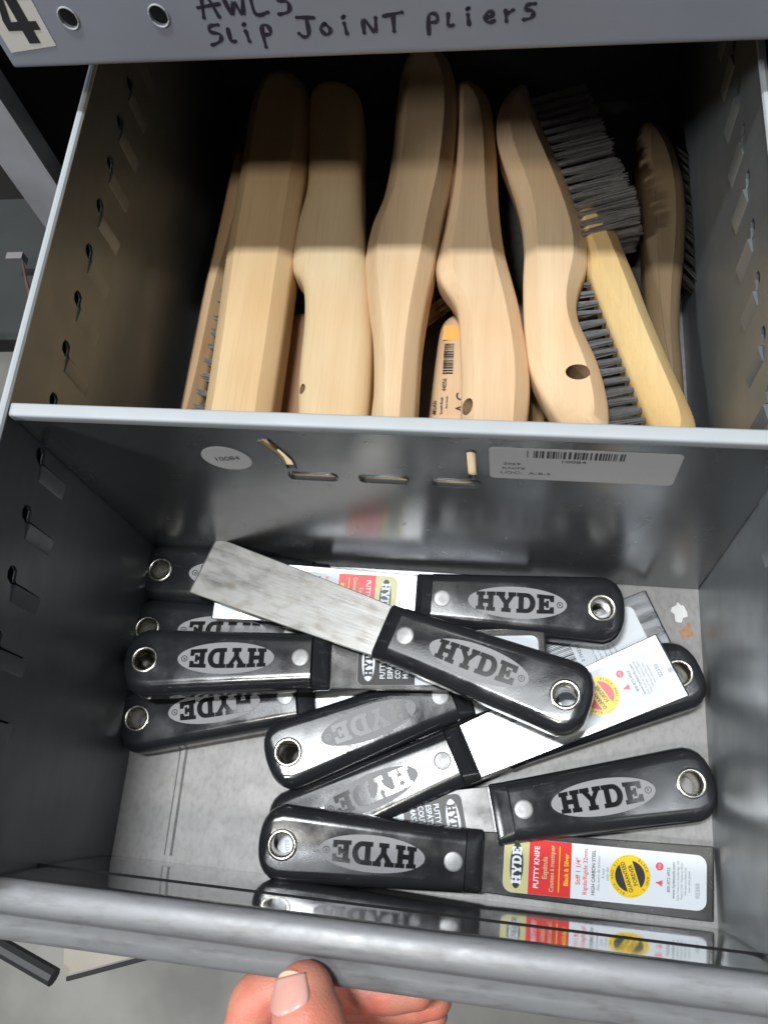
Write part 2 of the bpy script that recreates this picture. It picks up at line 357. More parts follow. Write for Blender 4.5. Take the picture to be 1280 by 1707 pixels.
# ------------------------------------------------------------------ the divider
div = thing('bin_divider', 'upright grey steel divider plate with punched slits and two white stickers', 'divider')
holes = [rrect(98, 115.4, 118, 121.6, 2.4), rrect(127, 115.6, 147, 121.8, 2.4), rrect(156, 115.4, 175, 121.6, 2.4),
         [(99, 126), (102.8, 126), (102.8, 134), (101, 141), (97.2, 151.5), (93.2, 150), (98, 138), (99, 133)], rrect(170.6, 124, 174.2, 148.5, 1.7)]
V, F = plate2d([(.6, .3), (W - .6, .3), (W - .6, 163), (.6, 163)], holes, 0, 1.4)
dv = MB().add([skew((a, c, b)) for a, b, c in V], F)
plate = dv.build('plate', M['divider'], div)
for h in holes:                                                     # raised burr round each punched slit
    pts = [skew((a, -.25, b)) for a, b in h]
    MB().tube(pts + [pts[0]], .28, 6, cap=False).build('slit_rim', M['divider'], plate)
rim = MB(); P = rrect(-1.4, 160.6, 4.2, 165.6, 1.1, 4)
V = [skew((x, y, z)) for x in (1.5, W - 1.5) for y, z in P]; n = len(P)
rim.add(V, [list(range(n)), [n + k for k in range(n)][::-1]] + [(k, (k+1)%n, n+(k+1)%n, n+k) for k in range(n)])
rim.build('rolled_rim', M['edge'], div, angle=50)
# paper labels on the divider, written in the plate's own plane (x, z)
def on_div(mb, name, mats, par): 
    mb.xf(lambda v: skew((v[0], -.08 - v[2], v[1]))); return mb.build(name, mats, par, smooth=False)
lab = MB().prism(rrect(179, 126, 246, 152.6, 2.2), .0, .12, 0)
random.seed(3); x = 192.5
for k in range(30):
    bw = random.choice([.35, .35, .6, .9]); 
    if k not in (1,): lab.prism([(x, 145.2), (x + bw, 145.2), (x + bw, 151), (x, 151)], .12, .16, 1)
    x += bw + random.choice([.3, .35, .6, .95])
bc_end = x
for body, px, pz, sz in (('10084', 209, 142.8, 3.0), ('2069', 187.2, 139.2, 2.6), ('KNIFE', 187.8, 135.4, 2.6), ('LOC:', 187, 131.4, 3.0), ('A-B-5', 197.5, 131.4, 2.8)):
    lab.mesh_(moved(text2d(body, sz, .12, .17, 1.25), lambda v: (v[0] + px, v[1] + pz, v[2])), 1)
on_div(lab, 'barcode_label', [M['paper'], M['ink']], plate)
rs = MB().prism(ellipse(76, 132.6, 10.0, 10.4, 48), 0, .12, 0)
ca, sa = math.cos(.22), math.sin(.22)
rs.mesh_(moved(text2d('10084', 5.4, .12, .17, .86), lambda v: (76 + v[0]*ca - v[1]*sa + .25*v[1], 132.4 + v[0]*sa + v[1]*ca, v[2])), 1)
on_div(rs, 'round_sticker', [M['paper'], M['ink']], plate)
# ------------------------------------------------------------------ the rack round the drawer
beam = thing('shelf_beam', 'blue grey shelf beam above the drawer with two holes and marker writing', 'shelf beam', (-16, 142.8, 192.7))
bt = -.0225                                                          # the rack is turned a little against the drawer
beam.rotation_euler = (0, 0, bt)
B0 = (-16, 142.8, 192)
holes = [ellipse(17.6 + 16, 213.3 - 192, 3.6, 4.7, 24), ellipse(53.4 + 16, 212.6 - 192, 3.6, 4.7, 24)] + [ellipse(53.4 + 16 + 36*k, 212.6 - 192, 3.6, 4.7, 24) for k in (7,)]
V, F = plate2d([(0, 1.6), (340, 1.6), (340, 75), (0, 75)], holes, 0, 1.6)
MB().add([(a, c, b) for a, b, c in V], F).build('beam_face', M['beam'], beam)
pr = [(1.6, 75)] + [(1.6 - 0, 1.6)] 
V, F = [], []
arc = [(0, 3.0)] + [(2.6 - 2.6*math.cos(math.radians(a)), 2.6 - 2.6*math.sin(math.radians(a)) - 1.0) for a in range(0, 91, 15)] + [(30, -1.0), (30, .8), (2.6, .8)]
n = len(arc)
V = [(x, y - .02, z) for x in (0, 340) for y, z in arc]
MB().add(V, [list(range(n)), [n+k for k in range(n)][::-1]] + [(k, (k+1)%n, n+(k+1)%n, n+k) for k in range(n)]).build('bottom_flange', M['beam'], beam)
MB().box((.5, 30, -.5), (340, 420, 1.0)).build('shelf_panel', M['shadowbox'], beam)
MB().box((1, 14, 2), (339, 16, 75)).build('added_hole_backing', M['shadowbox'], beam)  # added dark plate, blocks the bright view through the beam holes
hr = MB()
for c in holes[:2]: hr.tube([(a, -.1, b) for a, b in c] + [(c[0][0], -.1, c[0][1])], .35, 6, cap=False)
hr.build('hole_rim', M['edge'], beam)
def on_beam(mb, name, mats):
    mb.xf(lambda v: (v[0], -.06 - v[2], v[1])); return mb.build(name, mats, beam, smooth=False)
st = MB().prism([(2.6, 7.4), (23, 9.8), (23, 50), (2.6, 50)], 0, .15, 0)
st.prism([(2.6, 30), (23, 30), (23, 50), (2.6, 50)], .15, .2, 2)
four = [(9.6,13.6),(14.2,13.6),(14.2,19.4),(17.2,19.4),(17.2,23.2),(14.2,23.2),(14.2,43),(9.4,43),(4.0,24),(4.0,19.4),(9.6,19.4)]
v4 = plate2d(four, [[(9.8,23.2),(9.8,36),(6.9,23.2)]], .2, .3); st.mesh_(moved(v4, lambda v: (v[0] + 3.0, v[1] - 2.2, v[2])), 1)
on_beam(st, 'number_sticker', [M['card'], M['ink'], M['tan']])
# marker handwriting: strokes in letter boxes (x right, y up), height 1
HAND = {'A': [[(0,0),(.35,1.05),(.75,.0)],[(-.1,.4),(.95,.5)]], 'W': [[(0,.8),(.2,.05),(.45,.55),(.7,.05),(.95,.8)]], 'L': [[(.1,.95),(.1,.05),(.7,.1)]],
        's': [[(.65,.85),(.2,.8),(.1,.55),(.55,.45),(.5,.1),(0,0)]], 'S': [[(.8,.95),(.2,.9),(.1,.6),(.75,.45),(.6,.1),(-.1,-.1)]],
        'l': [[(.2,.7),(.15,.05),(.45,.05)]], 'i': [[(.2,.55),(.25,.0)],[(.18,.85),(.26,.92)]], 'p': [[(.1,-.35),(.2,.7),(.65,.75),(.7,.35),(.2,.3)]],
        'J': [[(.1,1.0),(1.0,.95)],[(.6,.95),(.55,.15),(.25,-.05),(0,.15)]], 'o': [[(.35,.6),(.05,.35),(.3,.0),(.6,.25),(.35,.6)]],
        'N': [[(.0,.0),(.1,.7),(.6,.0),(.75,.75)]], 'T': [[(0,.8),(1.0,.95)],[(.5,.85),(.45,.0)]],
        'e': [[(.05,.3),(.6,.4),(.35,.65),(.05,.35),(.25,.0),(.6,.1)]], 'r': [[(.1,.6),(.15,.0)],[(.15,.4),(.55,.6)]]}
def writing(mb, word, x, z, h, adv, slope=0.0):
    for k, ch in enumerate(word):
        if ch == ' ': continue
        for strk in HAND[ch]:
            pts = [(x + (k * adv + a * adv * .82), z + b * h + slope * k) for a, b in strk]
            P = [Vector(p) for p in pts]; D = []
            for q in range(len(P) - 1):                             # rounded strokes, pressed harder here and there
                p0, p1, p2, p3 = P[max(q-1, 0)], P[q], P[q+1], P[min(q+2, len(P)-1)]
                for e in range(5):
                    t = e / 5; D.append(.5*((2*p1)+(p2-p0)*t+(2*p0-5*p1+4*p2-p3)*t*t+(3*p1-p0-3*p2+p3)*t**3))
            D.append(P[-1])
            for q in range(len(D) - 1):
                wd = .74 + .2*math.sin(.9*q + 2.1*k + len(word)); wd2 = .74 + .2*math.sin(.9*(q+1) + 2.1*k + len(word))
                t = (D[q+1] - D[q]).normalized(); nn = Vector((-t.y, t.x)); z0 = .02 + .0012 * (q % 9) + .004 * (k % 3)
                mb.add([(*(D[q] + nn*wd), z0), (*(D[q+1] + nn*wd2), z0), (*(D[q+1] - nn*wd2), z0), (*(D[q] - nn*wd), z0)], [(0,1,2,3)])
            for e in (0, -1): mb.flat(ellipse(D[e].x, D[e].y, .82, .82, 10), .035 + .003 * (k % 4))
ink = MB()
writing(ink, 'AWLs', 86.5, 19.0, 10.5, 9.6)
writing(ink, 'Slip', 86.5, 8.0, 8.2, 6.6, .1); writing(ink, 'JoiNT', 121, 9.4, 8.0, 8.2, .15); writing(ink, 'pliers', 169, 10.8, 7.2, 7.0, .35)
on_beam(ink, 'marker_writing', M['marker'])
# upright post, dark neighbour bay
post = thing('rack_upright', 'pale grey rack upright in the gap left of the drawer', 'rack post', (-40, 168, -300))
MB().box((-33, 0, 0), (-4, 2, 760)).build('web', M['post'], post)
MB().box((-4.4, -10, 0), (-2.6, 2.2, 760)).build('flange', M['post'], post)
bay = thing('rack_bay', 'dark rack back and side panels behind the drawers', 'rack')
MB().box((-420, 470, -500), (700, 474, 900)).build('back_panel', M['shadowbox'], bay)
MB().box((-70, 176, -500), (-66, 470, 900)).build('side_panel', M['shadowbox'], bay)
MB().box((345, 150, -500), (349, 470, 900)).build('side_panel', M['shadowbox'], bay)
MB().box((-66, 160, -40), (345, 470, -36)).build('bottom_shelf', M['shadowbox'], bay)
nb = thing('neighbour_bin', 'grey steel bin with teal edge partly seen beyond the left wall', 'bin', (-120, 60, 20))
MB().box((-90, -160, 54), (40, 34, 58)).build('tray', M['lilac'], nb)
MB().tube([(-60, 50, 61), (38, 22, 61)], 3, 8).build('front_edge', M['teal'], nb)
MB().box((-120, 36, 34), (60, 130, 46)).build('inner_tray', M['teal'], nb)
lt = thing('shelf_clip', 'small grey clip with a red wire hanging in the left gap', 'clip', (-76, 138, 80))
MB().box((-5, -2, -4), (4, 2, 2)).build('clip_block', M['lilac'], lt)
MB().tube([(4, -3, 0), (8, -14, -1), (12, -24, -4)], [.7, .8, 1.6], 6).build('red_wire', M['rust'], lt)
# lower drawer seen below the lip on the left
lo = thing('lower_drawer', 'lower drawer with a black edge and beige card below the front lip', 'drawer', (-60, -205, -70))
MB().tube([(-120, 28, 10), (-40, 8, 10), (14, -11, 10)], 5, 10).build('edge_bar', M['dark'], lo)
MB().add([(18, -10, 8), (68, 6, 8), (160, 30, 8), (160, 90, 8), (0, 90, 8), (18, -10, 6), (68, 6, 6), (160, 30, 6), (160, 90, 6), (0, 90, 6)],
         [(0,1,2,3,4),(9,8,7,6,5),(0,5,6,1),(1,6,7,2),(2,7,8,3),(3,8,9,4),(4,9,5,0)]).build('card', M['beige'], lo, smooth=False)
MB().tube([(20, -11.6, 7), (68, 4, 7), (160, 28.5, 7)], 1.2, 8).build('card_edge', M['dark'], lo)
# ------------------------------------------------------------------ putty knives
def handle_mesh():
    """black moulded handle, 99 mm, flat faces, rounded sides, stepped shoulder at the blade"""
    T = 8.5
    xs = [0, .6, 1.8, 3.8, 6.5, 10, 15, 25, 45, 65, 82, 89.0, 91.0, 91.6, 95, 98.4, 99.2]
    V, F = [], []; n = 40
    for x in xs:
        hw = 16.6 - 3.2 * min(1, max(0, (x - 8) / 80)) ** .9
        if x < 12: hw = hw - 12.5 + 12.5 * math.sqrt(max(0.0, 1 - ((12 - x) / 12) ** 2)) if x < 12 else hw
        t = T
        if x < 5: t = T - 4 + 4 * math.sqrt(max(0, 1 - ((5 - x) / 5) ** 2))
        if x > 91.2: t = T - 2.2 - 2.6 * (x - 91.6) / 7.6
        if x > 99: t -= .8; hw -= .8
        rc = min(6.2, t * .92)
        ring = []
        for (sy, sz, a0) in ((1, 1, 0), (-1, 1, 90), (-1, -1, 180), (1, -1, 270)):
            for k in range(n // 4):
                a = math.radians(a0 + 90 * k / (n // 4 - 1))
                ca, sa_ = math.cos(a), math.sin(a)
                ring.append((x, sy * (hw - rc) + rc * ca, sz * (t - rc) + rc * sa_ ))
        V += ring
    m = len(xs)
    for k in range(m - 1):
        for q in range(n): F.append((k*n+q, k*n+(q+1)%n, (k+1)*n+(q+1)%n, (k+1)*n+q))
    F += [list(range(n))[::-1], [(m-1)*n+q for q in range(n)]]
    return V, F
def blade_mesh(bend=0.0):
    V, F = [], []; xs = [88, 99, 112, 130, 150, 170, 190, 199.2, 200]
    for x in xs:
        f = (x - 99) / 101; hw = 12.6 + 2.9 * max(0, f) ** .8; t = .75 - .25 * max(0, f)
        if x > 199.5: t = .2; hw -= .3
        z = bend * max(0, f) ** 2
        V += [(x, hw, z + t - .2), (x, hw - .35, z + t), (x, -hw + .35, z + t), (x, -hw, z + t - .2), (x, -hw, z - t + .2), (x, -hw + .35, z - t), (x, hw - .35, z - t), (x, hw, z - t + .2)]
    for k in range(len(xs) - 1):
        for q in range(8): F.append((k*8+q, k*8+(q+1)%8, (k+1)*8+(q+1)%8, (k+1)*8+q))
    F += [list(range(8))[::-1], [(len(xs)-1)*8+q for q in range(8)]]
    return V, F
def rt(VF, x, y, flip=False):
    """turn lettering so it reads along local +y with its top towards the handle"""
    return moved(VF, lambda v: (x - v[1], y + v[0], v[2]))
LZ = .86
def arc_text(mb, body, cx, cy, r, size, a0, step, i, z0, z1):
    for k, ch in enumerate(body):
        if ch == ' ': continue
        a = a0 + step * k; c, s = math.cos(a), math.sin(a)
        mb.mesh_(moved(text2d(ch, size, z0, z1), lambda v: (cx + (r + v[1]) * c + v[0] * s, cy + (r + v[1]) * s - v[0] * c, v[2])), i)
def seal_side(b, kind, z):
    cx = 163.6
    b.prism(ellipse(cx, 0, 8.9, 8.9, 48), z, z + .04, 5)
    seal = 6 if kind == 'pink' else 3
    b.prism(ellipse(cx, 0, 6.5, 6.5, 40), z + .04, z + .07, seal)
    an = math.radians(20 if kind != 'pink' else 12)
    q = lambda u, v: (cx - v * math.cos(an) + u * math.sin(-an) , u * math.cos(an) - v * math.sin(an))
    b.prism([q(-8, -2.9), q(8, -2.9), q(8, 2.9), q(-8, 2.9)], z + .07, z + .1, 5)
    for body, vv, sx in (('GUARANTEED', 1.35, .80), ('FOREVER', -1.45, .86)):
        b.mesh_(moved(text2d(body, 2.5, z + .1, z + .14, sx, bold=.05), lambda v: (*q(v[0], v[1] + vv), v[2])), 3)
    arc_text(b, 'BLACK AND SILVER', cx, 0, 7.7, 1.7, math.radians(60), math.radians(-10), 3, z + .04, z + .09)
    arc_text(b, 'BLACK AND SILVER', cx, 0, 7.7, 1.7, math.radians(250), math.radians(-10), 3, z + .04, z + .09)
    b.prism(ellipse(176.3, 5.2, 1.7, 1.7, 24), z, z + .04, 6)
    b.mesh_(rt(text2d('NO', 1.3, z + .04, z + .09), 176.3, 5.2), 0)
    b.prism([(174.8, -1.2), (177.8, -1.2), (177.8, -1.9), (174.8, -1.9)], z, z + .04, 6); b.prism([(177.8, -.2), (174.8, -1.6), (177.8, -3.2), (177.2, -1.8)], z + .01, z + .05, 6)
    for body, x, sz, i in (('800-872-4933', 180.3, 1.9, 3), ('www.hydetools.com', 182.4, 1.9, 3), ('Hyde Tools, Inc. Southbridge, MA', 184.3, 1.25, 4), ('Made in USA / Hecho en EEUU', 185.9, 1.25, 4), ('Fabriqué aux États-Unis', 187.5, 1.25, 4), ('wear safety glasses', 189.1, 1.25, 4)):
        b.mesh_(rt(text2d(body, sz, z, z + .05, .95), x, 0), i)
    b.mesh_(rt(text2d('02350', 2.5, z, z + .05), 192.8, -3.4 if kind != 'pink' else 0), 4)
    return b, [M['white'], M['olive'], M['red'], M['ink'], M['inkgrey'], M['yellow'], M['pink']]
def label_colour(kind):
    """red / cream retail label with the round guarantee seal; kind 'pink' has the red seal"""
    b = MB(); z = LZ
    if kind == 'pink': b.prism(rrect(146, -11.4, 196.6, 11.4, 4.2), z - .06, z, 0); return seal_side(b, kind, z)
    b.prism(rrect(108.5, -11.4, 196.6, 11.4, 4.2), z - .06, z, 0)
    b.prism(rrect(108.6, -11.35, 119.5, 11.35, 4.1, rr=(4.1, 0, 0, 4.1)), z, z + .04, 1)
    b.prism([(119.5, -11.36), (138, -11.36), (138, 11.36), (119.5, 11.36)], z, z + .04, 2)
    b.prism(ellipse(114.2, 0, 2.9, 9.6, 36), z + .04, z + .08, 3)
    b.mesh_(rt(hyde(15.5, 4.2, z + .08, z + .12), 114.2, 0), 0)
    for body, x, sz, i, sx, bo in (('PUTTY KNIFE', 123.0, 3.1, 0, .95, .06), ('Espátula', 126.6, 3.0, 1, .95, .03), ('Couteau à mastiquer', 129.7, 2.7, 1, .85, .03), ('Black & Silver', 136.0, 2.7, 5, .9, .06)):
        b.mesh_(rt(text2d(body, sz, z + .04, z + .09, sx, bold=bo), x, 0), i)
    b.prism([(132.6, -9.5), (133.0, -9.5), (133.0, 9.5), (132.6, 9.5)], z + .04, z + .08, 5)
    for body, x, sz, i, bo in (('Stiff 1 1/4"', 141.2, 2.9, 2, .03), ('Rígida/Rigide 32mm', 144.2, 2.6, 2, .02), ('HIGH CARBON STEEL', 147.8, 2.1, 3, .03), ('Alto acero de carbono', 150.0, 1.7, 4, 0), ('À haut', 152.0, 1.7, 4, 0), ('acier dur', 153.8, 1.7, 4, 0)):
        b.mesh_(rt(text2d(body, sz, z, z + .05, .92, bold=bo), x, 0), i)
    return seal_side(b, kind, z)
def label_black(kind):
    b = MB(); z = LZ
    b.prism(rrect(112, -11.6, 196.6, 11.6, 3.2), z - .06, z, 0)
    b.prism(rrect(112.1, -11.55, 139, 11.55, 3.1, rr=(3.1, 0, 0, 3.1)), z, z + .04, 3)
    b.prism(ellipse(117.2, 0, 3.1, 9.6, 36), z + .04, z + .08, 0)
    b.mesh_(rt(hyde(15.0, 4.0, z + .08, z + .12), 117.2, 0), 3)
    for body, x in (('PUTTY KNIFE', 124.0), ('ESPÁTULA', 127.6), ('COUTEAU À', 131.2), ('MASTIQUER', 134.8)):
        b.mesh_(rt(text2d(body, 3.4, z + .04, z + .09, .84, align='LEFT', bold=.06), x, -8.6), 0)
    for body, x, sz, i in (('Black & Silver', 142.2, 2.8, 3), ('Stiff 1 1/4"', 145.4, 2.4, 4), ('Rígida/Rigide 32mm', 149.0, 2.4, 4), ('HIGH CARBON STEEL', 153.0, 2.0, 4)):
        b.mesh_(rt(text2d(body, sz, z, z + .05, .95, align='LEFT'), x, -8.6), i)
    b.prism(ellipse(165, 0, 8.2, 8.2, 40), z, z + .04, 5)
    b.mesh_(rt(text2d('02350', 2.5, z, z + .05), 192.8, 0), 4)
    return b, [M['white'], M['olive'], M['red'], M['ink'], M['inkgrey'], M['yellow'], M['pink']]
def label_code(kind):
    b = MB(); z = LZ
    b.prism(rrect(128, -11.0, 190, 11.0, 3.2), z - .06, z, 0)
    random.seed(11); y = -9.0
    while y < 9:
        bw = random.choice([.25, .3, .5, .7]); b.prism([(139, y), (154, y), (154, y + bw), (139, y + bw)], z, z + .04, 3); y += bw + random.choice([.25, .3, .55])
    b.mesh_(rt(text2d('0 79423 02350', 2.2, z, z + .05), 157, 0), 3)
    for k in range(5): b.mesh_(rt(text2d('Hyde Tools Southbridge MA', 1.5, z, z + .05), 163 + 2.6*k, 0), 4)
    return b, [M['white'], M['olive'], M['red'], M['ink'], M['inkgrey'], M['yellow'], M['pink']]
PK = {}
def knife_parts():
    V, F = handle_mesh()
    h = mesh('handle', V, F, [M['black']], None, angle=38)
    c = MB().lathe([(0, -12), (5.9, -12), (5.9, 12), (0, 12)], (11, 0, 0), 32).build('tmpcut', M['black'])
    bpy.context.view_layer.update(); cut(h, [c])
    PK['handle'] = h.data; bpy.data.objects.remove(h)
    g = MB().lathe([(4.7, 8.2), (5.0, 8.75), (5.6, 9.0), (6.3, 8.9), (6.7, 8.55), (6.0, 8.3), (5.85, 8.0), (5.85, -8.0), (6.0, -8.3), (6.7, -8.55), (6.3, -8.9), (5.6, -9.0), (5.0, -8.75), (4.7, -8.2)], (11, 0, 0), 36, closed=True).build('grommet', M['nickel'], angle=60)
    PK['grommet'] = g.data; bpy.data.objects.remove(g)
    r = MB().lathe([(0, 8.75), (3.2, 8.72), (4.0, 8.6), (4.3, 8.35), (4.3, 8.0)], (86, 0, 0), 32)
    r.lathe([(0, -8.75), (3.2, -8.72), (4.0, -8.6), (4.3, -8.35), (4.3, -8.0)], (86, 0, 0), 32)
    o = r.build('rivet', M['rivet'], angle=50); PK['rivet'] = o.data; bpy.data.objects.remove(o)
    b = MB(); b.prism(ellipse(50.5, 0, 23.2, 7.7, 56), 8.4, 8.62, 0)
    rot = lambda v: (51.6 - v[0], -v[1], v[2])
    # letters follow the oval: a little taller in the middle
    VF = hyde(36.5, 9.2, 8.62, 8.86)
    b.mesh_(moved(VF, lambda v: rot((v[0], v[1] * (1.06 - .00035 * v[0]**2), v[2]))), 1)
    ring = ellipse(0, 0, 1.5, 1.5, 20)
    b.mesh_(moved(plate2d(ring, [ellipse(0, 0, 1.2, 1.2, 20)], 8.62, 8.8), lambda v: rot((v[0] + 21.0, v[1] - 0, v[2]))), 1)
    b.mesh_(moved(text2d('R', 1.9, 8.62, 8.8), lambda v: rot((v[0] + 21.0, v[1], v[2]))), 1)
    o = b.build('logo_badge', [M['foil'], M['blackgloss']], angle=30); PK['logo_badge'] = o.data; bpy.data.objects.remove(o)
    for nm, mt in (('bright', 'blade'), ('stained', 'stained'), ('dull', 'darkblade')):
        V, F = blade_mesh(); o = mesh('blade', V, F, M[mt], None, angle=20); PK['blade_' + nm] = o.data; bpy.data.objects.remove(o)
    for nm, fn in (('colour', label_colour), ('pink', label_colour), ('black', label_black), ('code', label_code)):
        b, mts = fn(nm); o = b.build('blade_label', mts, None, smooth=False); PK['label_' + nm] = o.data; bpy.data.objects.remove(o)
knife_parts()
KN = [
 # x, y, z of the point 100 mm from the butt (mid thickness), yaw, pitch, roll, blade, label kind, label
 ((178.8, -142.8, 15.1), -1.0, -6.00, 8.5, 'dull', 'colour', 'putty knife lying along the front panel, its red and cream label wholly uncovered'),
 ((181.4, -123.2, 15.0), 192.45, 3.75, 0, 'dull', 'black', 'putty knife second from the front panel, grommet at right, black label partly covered'),
 ((183.8, -90.6, 9.5), 203.3, 0, 0, 'bright', None, 'putty knife showing only its grommet end, at right beneath the white labelled blade tip'),
 ((172.0, -95.4, 16.2), 25.6, 3.4, 0.13, 'bright', 'pink', 'putty knife with glaring blade rising rightwards, pink seal near its tip'),
 ((168.5, -66.8, 12.8), 23.76, -4.03, 1.12, 'bright', 'code', 'shining putty knife in mid bin, grommet at left, blade under the bare blade'),
 ((95.2, -73.0, 10.5), 10.81, 1.63, 0, 'bright', None, 'lowest knife at the left wall, its handle slanting up to the right under another handle'),
 ((105.2, -60.3, 29.5), 3.67, -1.49, -5.0, 'dull', 'black', 'putty knife at left with whole badge upside down, black label beside its handle'),
 ((94.7, -44.6, 10.0), 0.40, 0, 0, 'bright', None, 'mostly buried putty knife at left, only a strip of its grey badge showing'),
 ((95.5, -19.2, 10.5), -3.76, 1.11, 0, 'bright', None, 'putty knife in the far left corner with a pale ringed hole, against the divider'),
 ((128.5, -46.2, 38.8), 161.08, -5.2, 0.10, 'stained', None, 'topmost putty knife lying across the others, bare stained blade pointing upper left'),
 ((141.2, -26.5, 22.0), 179.15, 2.07, -2.5, 'bright', 'colour', 'putty knife along the divider with its grommet at right and a red label half covered'),
]
def make_knife(spec):
    (x, y, z), yaw, pit, rol, bl, lb, text = spec
    R = Matrix.Rotation(math.radians(yaw), 4, 'Z') @ Matrix.Rotation(math.radians(-pit), 4, 'Y') @ Matrix.Rotation(math.radians(rol), 4, 'X')
    t = thing('putty_knife', text, 'putty knife', (0, 0, 0), 'putty knives in the front of the drawer')
    # origin at the butt, on the underside
    t.matrix_world = Matrix.Translation(Vector((x, y, z)) * MM) @ R @ Matrix.Translation(Vector((-100, 0, -8.5)) * MM)
    def put(nm, me, par=None):
        o = link(nm, me, par or t)
        if par is None: o.location = (0, 0, 8.5 * MM)
        return o
    h = put('handle', PK['handle']); put('grommet', PK['grommet'], h); put('rivet', PK['rivet'], h); put('logo_badge', PK['logo_badge'], h)
    b = put('blade', PK['blade_' + bl])
    if bl == 'stained': b['label'] = 'bare stained blade'
    if lb: put('blade_label', PK['label_' + lb], b)
    return t
for sp in KN: make_knife(sp)
